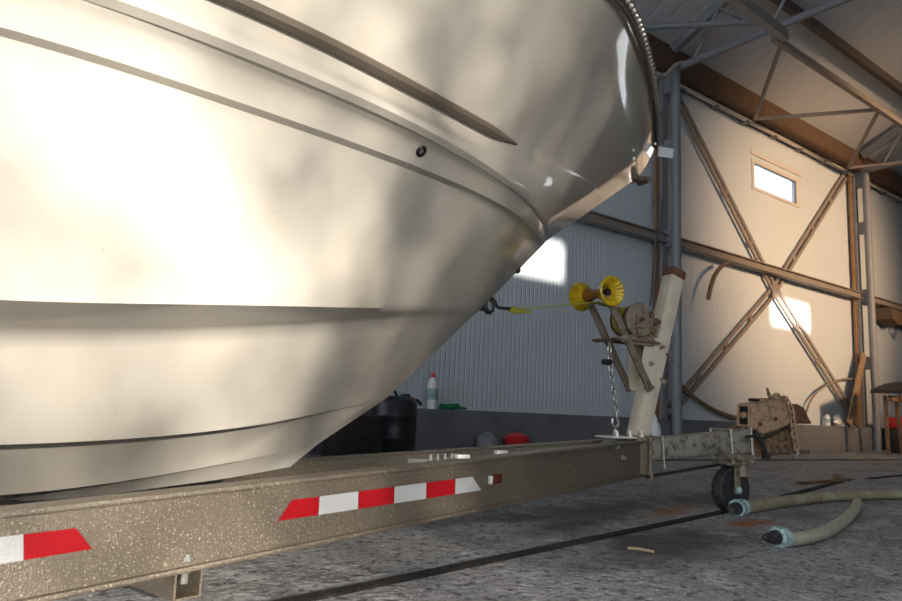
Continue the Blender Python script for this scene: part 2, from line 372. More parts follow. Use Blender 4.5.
# purlins along the roof
for (y, nm) in ((4.9, 'dark purlin nearest the eave'), (3.3, 'second dark purlin up from the eave'), (1.6, 'third dark purlin up from the eave'), (.1, 'ridge purlin')):
    bm = B(); box(bm, (14, y, zroof(y) - .07), (44, .09, .16)); struct('purlin', bm, 'purlin', label=nm + ' under the roof sheets', cat='purlin')
# horizontal lattice girder at eave level: inner chord + zigzag webs
root = bpy.data.objects.new('wind_girder', None); COL.objects.link(root); root['kind'] = 'structure'; root.location = (9, 4.5, 5.72); root['label'] = 'zigzag roof bracing lattice at eave level above the bright wall'; root['category'] = 'bracing'
bm = B(); bar(bm, (8.72, 4.55, 5.68), (34, 4.55, 5.68), .07, .09); part('inner_chord', root, bm, 'brace')
zz = [(8.95, 4.55), (11.0, 6.1), (12.1, 4.55), (14.55, 6.1), (15.3, 4.55), (17.5, 6.1), (18.6, 4.55)]
for a, b in zip(zz[:-1], zz[1:]):
    bm = B(); bar(bm, (a[0], a[1], 5.67), (b[0], b[1], 5.67), .05, .05); part('web', root, bm, 'brace')
# ties left of the truss
bm = B(); tube(bm, [V(on_floor(757, 22, 6.05)), V(on_floor(648, 27, 6.05)), V(on_floor(648, 27, 6.05)) * 2 - V(on_floor(702, 24.5, 6.05))], .045, 10); struct('roof_tie', bm, 'col', 30, label='horizontal grey tube under the roof left of the truss', cat='roof tie')
bm = B(); p = V(on_x(785, 36, 8.7)); q = V(on_x(738, 0, 7.2)); bar(bm, p, p + (q - p) * 2.2, .10, .14); struct('roof_tie', bm, 'col', 30, label='thick dark diagonal beam running up from the truss joint', cat='roof tie')
# rails let into the floor
pts = [on_floor(300, 601), on_floor(735, 510), on_floor(848, 480)]
a, b, c = [V((p[0], p[1], .002)) for p in pts]
bm = B(); bar(bm, a + (a - b) * .8, b, .045, .012); bar(bm, b, c + (c - b) * 0.02, .05, .012); struct('trim_2', bm, 'slot')
bm = B(); bar(bm, (on_floor(868, 479)[0], on_floor(868, 479)[1], .002), (on_floor(960, 470)[0], on_floor(960, 470)[1], .002), .05, .012); struct('trim_3', bm, 'slot')
bm = B(); pa = on_floor(640, 460.5); pb = on_floor(902, 460); a = V((pa[0], pa[1], .002)); b = V((pb[0], pb[1], .002)); bar(bm, a, b + (b - a), .07, .012); struct('trim_4', bm, 'slot')

# ================================================================== THE BOAT
def ramp(t0, L_, p=2.2):
    return lambda t: 0 if t <= t0 else (1 - (1 - min(1, (t - t0) / L_)) ** p)
def feature(pix, W):
    out = []
    for i, (px, py) in enumerate(pix):
        w = 0.0
        if i:
            w = .3
            for _ in range(80): w = .6 * w + .4 * W(on_w(px, py, w)[0])
        q = on_w(px, py, w); out.append((q[0], q[1], q[2]))
    if len(out) > 3:      # fair the height along the length, then let the width follow
        tt = np.array([o[0] for o in out]); zz_ = np.array([o[2] for o in out]); wt = np.ones(len(tt)); wt[0] = 4
        pz = np.polyfit(tt, zz_, 2, w=wt); fair = [out[0]]
        for (px, py), o in list(zip(pix, out))[1:]:
            t = o[0]
            for _ in range(60):
                zt_ = (o[2] + np.polyval(pz, t)) / 2 if abs(py - 400) < 90 else np.polyval(pz, t)
                q = on_floor(px, py, zt_) if abs(py - 400) > 25 else None
                if q is None: break
                t = .5 * t + .5 * float(-(q - JP) @ DV)
            if q is None: fair.append(o)
            else: fair.append((float(-(q - JP) @ DV), max(0.0, float(-(q - JP) @ LV)), float(zt_)))
        out = fair
    return out
def aft(c, tend, wend, zend):
    t, w, z = c[-1]
    return c + [(t + (tend - t) * .33, w + (wend - w) * .6, z + (zend - z) * .33), (t + (tend - t) * .66, w + (wend - w) * .9, z + (zend - z) * .66), (tend, wend, zend)]
g = ramp(.86, 2.4, 2.0); Wch = lambda t: 1.10 * g(t)
g1 = ramp(1.33, 2.2, 1.7); Ws1 = lambda t: .74 * g1(t)
g2 = ramp(1.66, 2.4, 1.6); Ws2 = lambda t: .42 * g2(t)
g3 = ramp(.60, 2.4, 2.1); Wr3 = lambda t: 1.17 * g3(t)
g4 = ramp(.55, 2.4, 2.2); Wr2 = lambda t: 1.21 * g4(t)
g5 = ramp(.25, 2.8, 1.7); Wr1 = lambda t: 1.25 * g5(t)
rows = {}
rows['s2'] = aft(feature([(318, 444), (300, 448), (269, 456), (210, 466), (155, 477), (80, 488), (2, 497)], Ws2), 6.2, .46, .12)
rows['s1'] = aft(feature([(388, 397), (370, 402), (331, 411), (259, 426), (155, 438), (80, 442), (2, 446)], Ws1), 6.2, .80, .28)
rows['chi'] = aft(feature([(474, 315), (440, 316), (400, 320), (330, 325), (240, 330), (150, 334), (2, 339)], lambda t: Wch(t) * .80), 6.2, .90, .56)
rows['cho'] = aft(feature([(480, 310), (450, 309), (400, 308.5), (320, 307), (240, 305), (150, 303.5), (2, 303)], Wch), 6.2, 1.12, .62)
rows['r3'] = aft(feature([(541, 247), (534, 232), (515, 215), (480, 196), (400, 163), (300, 127), (200, 94), (100, 60), (2, 29)], Wr3), 6.2, 1.24, 1.15)
rows['r2'] = aft(feature([(549, 239), (543, 220), (525, 200), (500, 181), (450, 150), (400, 123), (300, 80), (200, 40), (100, 1)], Wr2), 6.2, 1.27, 1.32)
rows['r1'] = aft(feature([(604, 201), (580, 182), (545, 165), (505, 147), (450, 117), (400, 91), (330, 55), (240, 12)], Wr1), 6.2, 1.30, 1.62)
rows['fl'] = [(-.08, 0, 1.875), (.2, .26, 1.85), (.42, .44, 1.84), (.72, .64, 1.83), (1.14, .89, 1.83), (1.6, 1.06, 1.83), (2.2, 1.21, 1.83), (3.2, 1.30, 1.82), (6.2, 1.32, 1.80)]
sh = [(-.215, 0.0, 2.10)]
for (px, py, z) in ((656, 112, 2.10), (650, 74, 2.10), (640, 36, 2.09), (626, 0, 2.08)):
    p = on_floor(px, py, z); sh.append((-(p - JP) @ DV, -(p - JP) @ LV, z))
print('sheer', [tuple(round(float(v), 2) for v in s) for s in sh])
s_ = sh[-1]; sh = sh + [(s_[0] + .5, s_[1] + .17, 2.07), (s_[0] + 1.1, s_[1] + .28, 2.06), (3.2, 1.33, 2.05), (6.2, 1.34, 2.02)]
rows['sh'] = sh
keel = feature([(290, 467)], None) ; k0 = keel[0]
rows['keel'] = [k0, (k0[0] + .25, 0, k0[2] - .045), (2.6, 0, .115), (4.2, 0, .07), (6.2, 0, .04)]
for k in rows: print('ROW', k, [tuple(round(float(v), 2) for v in p) for p in rows[k]])
US = np.linspace(0, 1, 110) ** 1.35
def fair_line(v, n=25):
    P = resample([tuple(p) for p in v], np.linspace(0, 1, 601))
    for _ in range(3):
        Q = np.concatenate([2 * P[0] - P[n:0:-1], P, 2 * P[-1] - P[-2:-n - 2:-1]])
        P = np.stack([np.convolve(Q[:, k], np.ones(2 * n + 1) / (2 * n + 1), 'valid') for k in range(3)], 1)
    return P
FL = {k: fair_line(v, 8 if k in ('sh', 'fl', 'keel') else 20) for k, v in rows.items()}
RR = {k: resample(v, US) for k, v in FL.items()}
# vertical spline over smooth topside rows, plus ledges
NU = len(US)
def colpts(i):
    seq = []
    kk, s2, s1, ci, co, r3, r2, r1, fl, shh = [RR[n][i] for n in ('keel', 's2', 's1', 'chi', 'cho', 'r3', 'r2', 'r1', 'fl', 'sh')]
    u = US[i]
    fade = min(1, u / .05)
    def lerp(a, b, n): return [a + (b - a) * (j / n) for j in range(n)]
    def led(p, d, h): k = min(1, max(0, p[1] - .05) / .22); return p + np.array([0, -d * k, h * k])
    # bottom with two lifting strakes: inner side of each strake is set back up
    seq += lerp(kk, led(s2, .07, .004), 6); seq += [led(s2, .07, .004)]
    seq += lerp(s2, led(s1, .08, .004), 6); seq += [led(s1, .08, .004)]
    seq += lerp(s1, ci, 8)
    seq += lerp(ci, co, 3)
    # topsides: catmull-rom through co, r3, r2, r1, sh
    P = [co + (co - r3) * .25, co, r3, r2, r1, fl, shh, shh + (shh - fl) * .6]
    cnt = [14, 6, 7, 10, 10]
    e1 = max(0, min(1, (u - R1END) / .03))                     # R1 ledge dies out before the stem
    off = [(0, 0), (.030, .008), (.022, .014), (.032 * e1, .006), (0, 0)]
    acc = 0.0
    for s in range(5):
        a, b, c, d = P[s], P[s + 1], P[s + 2], P[s + 3]
        n = cnt[s]
        acc += off[s][0] * fade
        if s == 3: R1PT.append(b + np.array([0, acc, 0]))
        for j in range(n + (1 if s == 4 else 0)):
            t = j / n
            q = .5 * (2 * b + (c - a) * t + (2 * a - 5 * b + 4 * c - d) * t * t + (3 * b - a - 3 * c + d) * t ** 3)
            o = np.array([0, acc, 0])
            if s == 3: o[1] *= 1 - .5 * t
            if s == 4: o[1] *= .5 * (1 - t)
            q = q + o
            seq.append(q)
        if s < 3:   # end of this band: a point just below the next row before the ledge steps out
            h = off[s + 1][1] * fade
            q = c + np.array([0, acc, -h]); seq.append(q)
            if s < 2: seq.append(c + np.array([0, acc + off[s + 1][0] * .45 * fade, -h * .55]))
    for q in seq:
        q[1] = max(q[1], 0.0)
    return seq
# u of the pixel where the R1 ledge ends
_e = on_w(505, 147, .6); R1END = 1.21 / 6.25
R1PT = []
cols = [colpts(i) for i in range(NU)]
bm = B(); grid = []
for sgn in (1, -1):
    G = [[bm.verts.new(T(q[0], q[1] * sgn, q[2])) for q in c] for c in cols]
    for i in range(NU - 1):
        for j in range(len(G[0]) - 1):
            try: bm.faces.new((G[i][j], G[i + 1][j], G[i + 1][j + 1], G[i][j + 1]))
            except Exception: pass
    grid.append(G)
for i in range(NU - 1):      # deck
    try: bm.faces.new((grid[0][i][-1], grid[0][i + 1][-1], grid[1][i + 1][-1], grid[1][i][-1]))
    except Exception: pass
for j in range(len(grid[0][0]) - 1):   # transom
    try: bm.faces.new((grid[0][-1][j], grid[0][-1][j + 1], grid[1][-1][j + 1], grid[1][-1][j]))
    except Exception: pass
bmesh.ops.remove_doubles(bm, verts=bm.verts, dist=.0006)
boat = thing('motor_boat', 'large cream fibreglass boat hull resting on the trailer, filling the left of the photo', 'boat', T(3, 0, .1))
hull = part('hull', boat, bm, 'hull', 38)
# dark strip painting in the shade under the upper ledge, cut off at a point near the bow
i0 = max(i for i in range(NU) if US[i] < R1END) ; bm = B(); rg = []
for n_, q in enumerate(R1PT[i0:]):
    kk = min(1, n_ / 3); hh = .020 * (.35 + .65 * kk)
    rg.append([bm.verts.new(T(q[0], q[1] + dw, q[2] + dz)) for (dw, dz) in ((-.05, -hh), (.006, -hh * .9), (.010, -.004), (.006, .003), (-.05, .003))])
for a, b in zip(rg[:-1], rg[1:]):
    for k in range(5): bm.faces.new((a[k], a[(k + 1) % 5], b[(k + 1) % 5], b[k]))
bm.faces.new(rg[0]); bm.faces.new(rg[-1][::-1]); part('ledge_shade_strip', boat, bm, 'strip', 30, 'dark taupe strip standing for the shade under the upper ledge, ending in a point near the bow')
# rub rail along the sheer, knurled
for sgn in (1, -1):
    cp = [T(q[0], (q[1] + .012) * sgn, q[2]) for q in resample(RR['sh'], np.linspace(0.0, .55, 1100))]
    bm = B(); tube(bm, cp, .02, 8, rf=lambda i: .015 + .009 * math.sin(i * 2 * PI / 12)); part('rub_rail', boat, bm, 'rail', 80)
    cp = [T(q[0], (q[1] + .004) * sgn, q[2] - .035) for q in resample(RR['sh'], np.linspace(0.0, .9, 120))]
    bm = B(); tube(bm, cp, .009, 8); part('rail_base', boat, bm, 'strip', 60)
# bow rail
bm = B()
for sgn in (1, -1):
    rp = [T(q[0] + .12, max(0, q[1] - .06) * sgn, q[2] + .36) for q in resample(RR['sh'], np.linspace(0.0, .8, 60))]
    tube(bm, rp, .014, 8)
    for u in (.08, .22, .36, .5, .66):
        q = resample(RR['sh'], [u])[0]; tube(bm, [T(q[0] + .12, max(0, q[1] - .06) * sgn, q[2] + .36), T(q[0] + .08, max(0, q[1] - .03) * sgn, q[2])], .012, 8)
part('bow_rail', boat, bm, 'zinc')
# hardware on the hull: through hull vent, bow eye, drain
def hull_hit(px, py):
    dg = bpy.context.evaluated_depsgraph_get(); dg.update()
    d = ray(px, py); ok, loc, nor, *_ = scn.ray_cast(dg, V(EYE), V(d).normalized())
    return loc, nor
p, nrm = hull_hit(421, 151)
bm = B(); lathe(bm, p - nrm * .004, nrm, [(0, .021), (.008, .021), (.011, .018), (.011, .012), (-.002, .010), (-.002, 0)], 24); vent = part('through_hull_fitting', boat, bm, 'blackm', 30, 'round dark steel through hull fitting')
bm = B(); lathe(bm, p - nrm * .002, nrm, [(0, .007), (.006, .006), (.006, 0)], 16); part('centre_screw', vent, bm, 'zinc')
q = on_w(517, 270, 0); bm = B(); lathe(bm, T(q[0] + .03, 0, q[2]), Dv, [(0, .018), (.035, .018), (.045, .012), (.05, 0)], 16); part('stem_plug', boat, bm, 'black', 30, 'small black plug on the stem')
q = on_w(487, 306, 0); EYEP = T(q[0] - .01, 0, q[2])
bm = B(); ring = [EYEP + Dv * (.028 * math.cos(a)) + Zv * (.034 * math.sin(a)) for a in np.linspace(0, 2 * PI, 18)]; tube(bm, ring, .0075, 8); box(bm, EYEP - Dv * .03 + Zv * .02, (.02, .05, .09), (Dv, Lv, Zv), .004); part('bow_eye', boat, bm, 'blackm')
# bow roller bracket under the tip and the white tag
q = on_w(636, 181, 0); bm = B(); bar(bm, T(q[0] + .10, 0, q[2] + .0), T(q[0] - .07, 0, q[2] + .02), .06, .03, None, .008); tube(bm, [T(q[0] - .06, -.04, q[2] + .012), T(q[0] - .06, .04, q[2] + .012)], .02, 14); part('anchor_bracket', boat, bm, 'arm')
q = on_w(658, 153, 0); c = T(q[0] - .03, .03, q[2] + .0)
bm = B(); box(bm, c, (.10, .008, .062), (Dv * .98 - Lv * .2, Lv, (Zv + Dv * .08).normalized()), .002); part('tag_plate', boat, bm, 'plastic', 30, 'small white plate at the bow tip')

# ================================================================== THE TRAILER
tr = thing('boat_trailer', 'speckled galvanised boat trailer with red and white tape under the hull', 'trailer', T(0, 0, 0))
# main beams: I-section
def ibeam(bm, path, h, fl, tw, tf):
    for (a, b) in zip(path[:-1], path[1:]):
        d, s, u = frame(b - a)
        bar(bm, a - u * (h / 2), b - u * (h / 2), tw, h - .002); bar(bm, a - u * (tf / 2), b - u * (tf / 2), fl, tf, None, .004); bar(bm, a - u * (h - tf / 2), b - u * (h - tf / 2), fl, tf, None, .004)
    return bm
HB = .185
N0 = T(0.00, .085, .372); N1 = T(2.76, 1.285, .268); N2 = N1 + (N1 - N0) * .25; N3 = T(6.0, N2_w := 1.58, .16)
bm = B(); ibeam(bm, [N0, N2, N3], HB, .07, .045, .014)
nb = part('main_beam', tr, bm, 'galv', 30)
F0 = T(0.0, -.085, .372); q = on_floor(310, 457.5, .20); F1 = V((q[0], q[1], .20)); F2 = F1 + (F1 - F0) * .8; F3 = V(T(6.0, -1.4, .1))
bm = B(); ibeam(bm, [F0, F2, F3], HB * .8, .07, .045, .014); fb = part('main_beam', tr, bm, 'galv', 30)
# plane of the near web for tapes
bd, bs, bu = frame(N1 - N0); WN = bs if bs.dot(V(EYE) - N0) > 0 else -bs
def on_web(px, py, off=.0235):
    d = V(ray(px, py)); o = N0 + WN * off; k = (o - V(EYE)).dot(WN) / d.dot(WN); return V(EYE) + d * k
def tape(cells, yt, yb, parent):
    for (name, m, a, b, c, d) in cells:      # top-left, top-right, bottom-right, bottom-left x
        bm = B(); prism(bm, [on_web(a, yt(a)), on_web(b, yt(b)), on_web(c, yb(c)), on_web(d, yb(d))], WN * .0015); part(name, parent, bm, m, None, 'red reflective patch' if m == 'red' else 'white reflective patch')
yt = lambda x: 500 + (x - 292) * (477 - 500) / (470 - 292); yb = lambda x: 521 + (x - 278) * (490 - 521) / (482 - 278)
tape([('reflective_tape', 'red', 292, 319, 318, 278), ('reflective_tape', 'white', 319.5, 358, 357.5, 318.5), ('reflective_tape', 'red', 358.5, 394, 393.5, 358), ('reflective_tape', 'white', 394.5, 426, 425.5, 394), ('reflective_tape', 'red', 426.5, 455, 454.5, 426), ('reflective_tape', 'white', 455.5, 472, 481, 455)], yt, yb, nb)
yt = lambda x: 537 - x * 9 / 77; yb = lambda x: 564 - x * 15 / 92
tape([('reflective_tape', 'red', 23.5, 76, 92, 23.5), ('reflective_tape', 'white', -32, 23, 23, -32)], yt, yb, nb)
c = on_web(496, 479, .03); bm = B(); box(bm, c, (.062, .016, .034), (bd, WN, bu), .004); ml = part('marker_light', nb, bm, 'amber', 30, 'small dark red marker light')
c = on_web(490.5, 480, .032); bm = B(); box(bm, c, (.007, .018, .03), (bd, WN, bu), .002); part('lamp_bracket', nb, bm, 'zincw')
bolts(nb, [(on_web(616, 447), WN, .011, .014), (on_web(622, 458), WN, .011, .014), (on_web(188, 561, .03), bu, .013, .01)], 'zinc')
# cross member: open square tube under the near beam
q = on_web(190, 567, .02); ce = V((q.x, q.y, q.z - .036))
CN = V((WN.x, WN.y, 0)).normalized(); CD = CN.cross(Zv); bm = B(); sz = .066; th = .005
for (dx, dz, sx, sz_) in ((0, sz / 2, sz, th), (0, -sz / 2, sz, th), (sz / 2, 0, th, sz), (-sz / 2, 0, th, sz)):
    box(bm, ce + CD * dx + Zv * dz - CN * .75, (sx, 1.5, sz_), (CD, CN, Zv))
cm = part('cross_member', tr, bm, 'galv', None)
bm = B(); lathe(bm, ce + Zv * .03 - CN * .02, -Zv, [(0, .014), (.01, .014), (.011, .009), (.034, .009), (.034, 0)], 6); part('bolt', cm, bm, 'zinc')
# bunk bracket between the beams (pale sunlit plate) with its bolts
a = on_floor(436, 459, .285); bm = B(); box(bm, (a[0], a[1], .272), (.20, .13, .02), (Dv, Lv, Zv), .006); bk = part('bunk_bracket', tr, bm, 'zincw')
bolts(bk, [((on_floor(px, 455 - (px - 431) * .05, .31)[0], on_floor(px, 455 - (px - 431) * .05, .31)[1], .28), Zv, .012, .02) for px in (431, 438, 445, 452)], 'zinc')
for (px, py) in ((462, 455), (501, 451)): q = on_floor(px, py, .335); bm = B(); box(bm, (q[0], q[1], .33), (.05, .03, .014), (Dv, Lv, Zv), .002); part('clip_plate', tr, bm, 'zincw')
# joint plates, tongue, clamps
TA = T(.14, 0, .30); TB = T(-.93, 0, .386)
td, ts, tu = frame(TB - TA)
bm = B(); bar(bm, TA, TB, .11, .118, None, .010); tg = part('tongue', tr, bm, 'galv2', 30)
bm = B(); a = TA + td * .86; bar(bm, a, a + td * .19, .128, .136, None, .008); part('sleeve', tg, bm, 'galv2')
for s in (.12, .33, .86, 1.03):
    p = TA + td * s; bm = B(); hw = .066 if s < .8 else .075
    loop = [p - ts * hw + tu * -.10, p - ts * hw + tu * hw, p + ts * hw + tu * hw, p + ts * hw - tu * .10]
    tube(bm, loop, .0075, 8)
    for sg in (-1, 1): tube(bm, [p + ts * hw * sg - tu * .085, p + ts * hw * sg - tu * .105], .013, 6)
    part('u_bolt', tg, bm, 'zinc')
bm = B(); q = T(.12, .04, .384); box(bm, q, (.17, .14, .010), (Dv, Lv, Zv), .003); jp = part('joint_plate', tr, bm, 'zincw', 30, 'pale flat plate over the beam joint')
bolts(jp, [(T(t, w, .388), Zv, .012, .02) for (t, w) in ((.16, .09), (.08, .1), (.0, .1), (-.03, .06), (.02, -.08))], 'zinc')
bm = B(); box(bm, T(-.01, .10, .29), (.10, .04, .2), (Dv, Lv, Zv), .006); tube(bm, [T(-.03, .135, .39), T(-.03, .135, .18)], .008, 8); tube(bm, [T(-.03, .135, .21), T(-.03, .135, .17)], .016, 6); part('joint_clamp', tr, bm, 'arm')
# winch post, leaning forward
PB = T(-.050, .01, .36); PT = T(-.335, 0, 1.30); pdv = (PT - PB).normalized(); pf = (Dv - pdv * Dv.dot(pdv)).normalized()
bm = B(); box(bm, (PB + PT) / 2, ((PT - PB).length, .082, .094), (pdv, Lv, pf), .006); wp = part('winch_post', tr, bm, 'post', 30)
bm = B(); box(bm, PT + pdv * .02, (.05, .088, .10), (pdv, Lv, pf), .004); part('post_cap', wp, bm, 'rustcap', 30, 'rust brown post end')
bm = B(); box(bm, PB + pdv * .03 + Zv * .0, (.14, .15, .012), (Dv, Lv, Zv), .002)
part('foot_plate', wp, bm, 'arm')
# side gussets carrying winch and arms
for sg in (1, -1):
    s0 = PB + pdv * .27 + Lv * (-.047 * sg) - pf * .055
    poly = [s0 + pf * .03, s0 - pf * .03, s0 - pf * .0 + pdv * .12 - pf * .075, s0 + pdv * .30 - pf * .09, s0 + pdv * .30 + pf * .02]
    bm = B(); prism(bm, poly, Lv * (-.006 * sg)); part('gusset', wp, bm, 'post', None)
bolts(wp, [(PB + pdv * a + pf * (c + .03) - Lv * (.053 * sg), -Lv * sg, .011, .016) for sg in (1, -1) for (a, c) in ((.30, -.06), (.42, -.10), (.54, -.11), (.54, -.05), (.36, .02))], 'zinc')
for a in (.37, .52): bm = B(); tube(bm, [PB + pdv * a + pf * .03 - Lv * .045, PB + pdv * (a - .03) + pf * .085 - Lv * .045], .007, 8); part('peg', wp, bm, 'arm')
# roller arms and amber bow roller
RC = T(*on_w(596, 294, 0)); RC = V(RC)
AB = PB + pdv * .29 - pf * .075
for sg in (1, -1):
    o = -Lv * (.078 * sg); bm = B(); bar(bm, AB + o - (RC - AB).normalized() * .03, RC + o, .014, .042, None, .003); part('roller_arm', tr, bm, 'arm')
bm = B(); lathe(bm, RC, Lv, [(-.07, .012), (-.07, .046), (-.028, .028), (-.012, .025), (.012, .025), (.028, .028), (.07, .046), (.07, .012)], 30); br = part('bow_roller', tr, bm, 'amber2', 50, 'amber brown roller with yellow ribbed flared ends')
for sg in (1, -1):
    prof = [(.068 * sg, .0), (.068 * sg, .030), (.095 * sg, .034), (.130 * sg, .066), (.136 * sg, .076), (.130 * sg, .081), (.118 * sg, .079), (.095 * sg, .065), (.066 * sg, .045), (.066 * sg, 0)]
    bm = B(); lathe(bm, RC, Lv, prof, 64, rf=lambda j, k: 1 - (.09 if k % 4 == 0 and j in (2, 3, 4, 6, 7) else 0)); part('flared_end', br, bm, 'yellow', 40, 'bright yellow ribbed flared end')
bm = B(); lathe(bm, RC - Lv * .15, Lv, [(.05, .0), (.05, .018), (.062, .018), (.062, .011), (.24, .011), (.24, .018), (.25, .018), (.25, 0)], 14); part('axle', br, bm, 'blackm')
# winch
WC = T(*on_w(628, 321, 0)); WC = V(WC); PLZ = WC.z - .115
bm = B(); box(bm, V((WC.x, WC.y, PLZ)) + Dv * -.01, (.34, .17, .012), (Dv, Lv, Zv), .003); pl_ = part('winch_plate', tr, bm, 'rust', 30)
bm = B(); box(bm, V((WC.x, WC.y, PLZ + .006)) + Dv * .02 - Lv * .072, (.20, .008, .05), (Dv, Lv, Zv), .002)
lathe(bm, WC - Lv * .062 + Dv * .015, -Lv, [(0, 0), (0, .092), (.006, .096), (.016, .096), (.024, .088), (.026, .05), (.034, .045), (.036, 0)], 32)
wn = part('winch', tr, bm, 'winch', 30)
bm = B(); lathe(bm, WC + Lv * .056, -Lv, [(0, 0), (0, .082), (.012, .082), (.012, .05), (.10, .05), (.10, .082), (.112, .082), (.112, 0)], 28); part('drum', wn, bm, 'rust')
bm = B(); lathe(bm, WC + Lv * .04, -Lv, [(0, .03), (0, .078), (.076, .078), (.076, .03)], 28); part('strap_roll', wn, bm, 'strap', 30, 'yellow strap wound on the drum')
bm = B()
for (a, b, r, l) in ((.085, .03, .03, .05), (.10, -.05, .035, .05), (.13, .0, .02, .06), (-.02, -.05, .018, .05)): lathe(bm, WC + Dv * a + Zv * b - Lv * .03, -Lv, [(0, 0), (0, r), (l, r), (l, r * .5), (l + .02, r * .5), (l + .02, 0)], 16)
box(bm, WC + Dv * .09 - Zv * .03 + Lv * .03, (.13, .012, .15), (Dv, Lv, Zv), .004); box(bm, WC + Dv * .11 - Zv * .05 - Lv * .04, (.1, .012, .11), (Dv, Lv, Zv), .004)
part('gear', wn, bm, 'rust')
bm = B(); tube(bm, [WC - Lv * .10 - Dv * .03 + Zv * .02, WC - Lv * .11 - Dv * .03 - Zv * .09], .006, 8); tube(bm, [WC - Lv * .06, WC - Lv * .12], .012, 10); part('ratchet_lever', wn, bm, 'rust')
bm = B(); p = V((WC.x, WC.y, PLZ)) - Dv * .13; tube(bm, [p + Lv * .12, p - Lv * .12], .009, 8); bolt(bm, p - Lv * .11, -Lv, .014, .02); part('cross_pin', tr, bm, 'zinc')
# strap to the bow eye with a hook
SA = EYEP + Dv * .13 - Zv * .004; SBp = WC + Zv * .06 + Dv * -.06; side = -Lv
mid = RC - Zv * .045
bm = B(); bar(bm, SA, mid, .05, .004); bar(bm, mid, SBp, .05, .004); st = part('winch_strap', tr, bm, 'strap', None, 'taut yellow green strap')
bm = B(); lathe(bm, SA - Dv * .01, Dv, [(0, 0), (0, .012), (.03, .019), (.09, .011), (.13, .006), (.13, 0)], 10); part('strap_loop', st, bm, 'strap')
bm = B(); hk = [EYEP + Dv * .125, EYEP + Dv * .05, EYEP + Dv * .03 + Zv * .03, EYEP + Dv * .0 + Zv * .045, EYEP - Dv * .022 + Zv * .02, EYEP - Dv * .012 - Zv * .018, EYEP + Dv * .015 - Zv * .032]
tube(bm, [V(p) - Lv * .004 for p in cr([tuple(p) for p in hk], 5)], .008, 8); part('strap_hook', st, bm, 'blackm')
# safety chain hanging from the pin, with hook and shackle
c0 = on_w(609, 342, .10); c1 = on_w(611, 372, .10); c2 = on_w(617, 412, .10)
pts = [T(*c0), T(*c1), T(*c2)]
bm = B(); link_chain(bm, pts, .003, .034, .018); ch = part('safety_chain', tr, bm, 'zinc')
hb = T(*c2); bm = B(); tube(bm, [V(p) for p in cr([tuple(hb), tuple(hb - Zv * .03), tuple(hb - Zv * .06 + Dv * .012), tuple(hb - Zv * .078 + Dv * -.008), tuple(hb - Zv * .06 - Dv * .03), tuple(hb - Zv * .035 - Dv * .03)], 5)], .0065, 8); part('hook', ch, bm, 'zinc')
p = T(*on_w(607, 362, .10)); bm = B(); box(bm, p, (.06, .025, .03), (Dv, Lv, Zv), .008); part('shackle', ch, bm, 'blackm', 30, 'dark blue black shackle')
# coupler head with surge housing
K = lambda px, py, w=.055: V(T(*on_w(px, py, w)))
cw = Lv * .13
bm = B(); prism(bm, [K(742, 455), K(742, 428), K(752, 425), K(792, 424), K(797, 430), K(796, 452), K(775, 455), K(760, 457)], cw * .9); cp_ = part('coupler', tr, bm, 'rust', None)
bevel = cp_.modifiers.new('b', 'BEVEL'); bevel.width = .008; bevel.segments = 2
bm = B(); prism(bm, [K(752, 431, .07), K(752, 403.5, .07), K(768, 402, .07), K(772, 398, .07), K(786, 399, .07), K(791, 410, .07), K(790, 424, .07), K(776, 430, .07), K(764, 434, .07)], cw * .75); o = part('cover', cp_, bm, 'rustlight', None, 'dusty tan cover plate'); bv = o.modifiers.new('b', 'BEVEL'); bv.width = .006; bv.segments = 2
e0, e1 = K(752, 405.5, .07) + Lv * .01, K(752, 426, .07) + Lv * .01; el = cw * .6; bm = B()
prism(bm, [e0 - Dv * .003, e1 - Dv * .003, e1 - Dv * .003 + el, e0 - Dv * .003 + el], -Dv * .004); db = part('recess_shade', cp_, bm, 'slot', None, 'dark plate standing for the shaded open end of the coupler housing')  # dark plate paints the shade inside the open housing end
for (a, b) in ((e0, e0 + el), (e1, e1 + el), (e0, e1), (e0 + el, e1 + el)): bm = B(); bar(bm, a - Dv * .01, b - Dv * .01, .014, .012); part('rim', db, bm, 'rustlight', None)
bm = B(); lathe(bm, (e0 + e1) / 2 + el * .5 - Dv * .035, Dv, [(0, 0), (0, .012), (.01, .02), (.035, .022), (.035, 0)], 12); part('damper_rod', cp_, bm, 'rustlight')
bm = B(); prism(bm, [K(788, 424, .05), K(788, 404, .05), K(799, 404, .05), K(805, 408, .05), K(809, 417, .05), K(813, 424, .05)], cw * .75); o = part('ball_socket', cp_, bm, 'rustcap', None, 'dark rusty beak shaped ball socket'); bv = o.modifiers.new('b', 'BEVEL'); bv.width = .012; bv.segments = 2
bm = B(); tube(bm, [K(767, 388, .02), K(769, 395, .02), K(773, 401, .02)], .010, 8, rf=lambda i: [.007, .011, .013][i]); part('latch_pin', cp_, bm, 'rust')
bm = B(); box(bm, K(754, 400, .03), (.045, .05, .02), (Dv, Lv, Zv), .005); part('filler_cap', cp_, bm, 'blackm')
bm = B()
tube(bm, [V(p) for p in cr([tuple(K(746, 437, .085)), tuple(K(756, 436, .09)), tuple(K(764, 438, .09)), tuple(K(776, 433, .09)), tuple(K(788, 427, .085))], 5)], .009, 8)
tube(bm, [V(p) for p in cr([tuple(K(755, 430, .09)), tuple(K(760, 440, .095)), tuple(K(765, 450, .09)), tuple(K(766, 457, .08))], 5)], .012, 8); lathe(bm, K(766, 454, .07), -Zv, [(0, 0), (0, .024), (.03, .024), (.03, 0)], 8)
part('brake_line', cp_, bm, 'black')
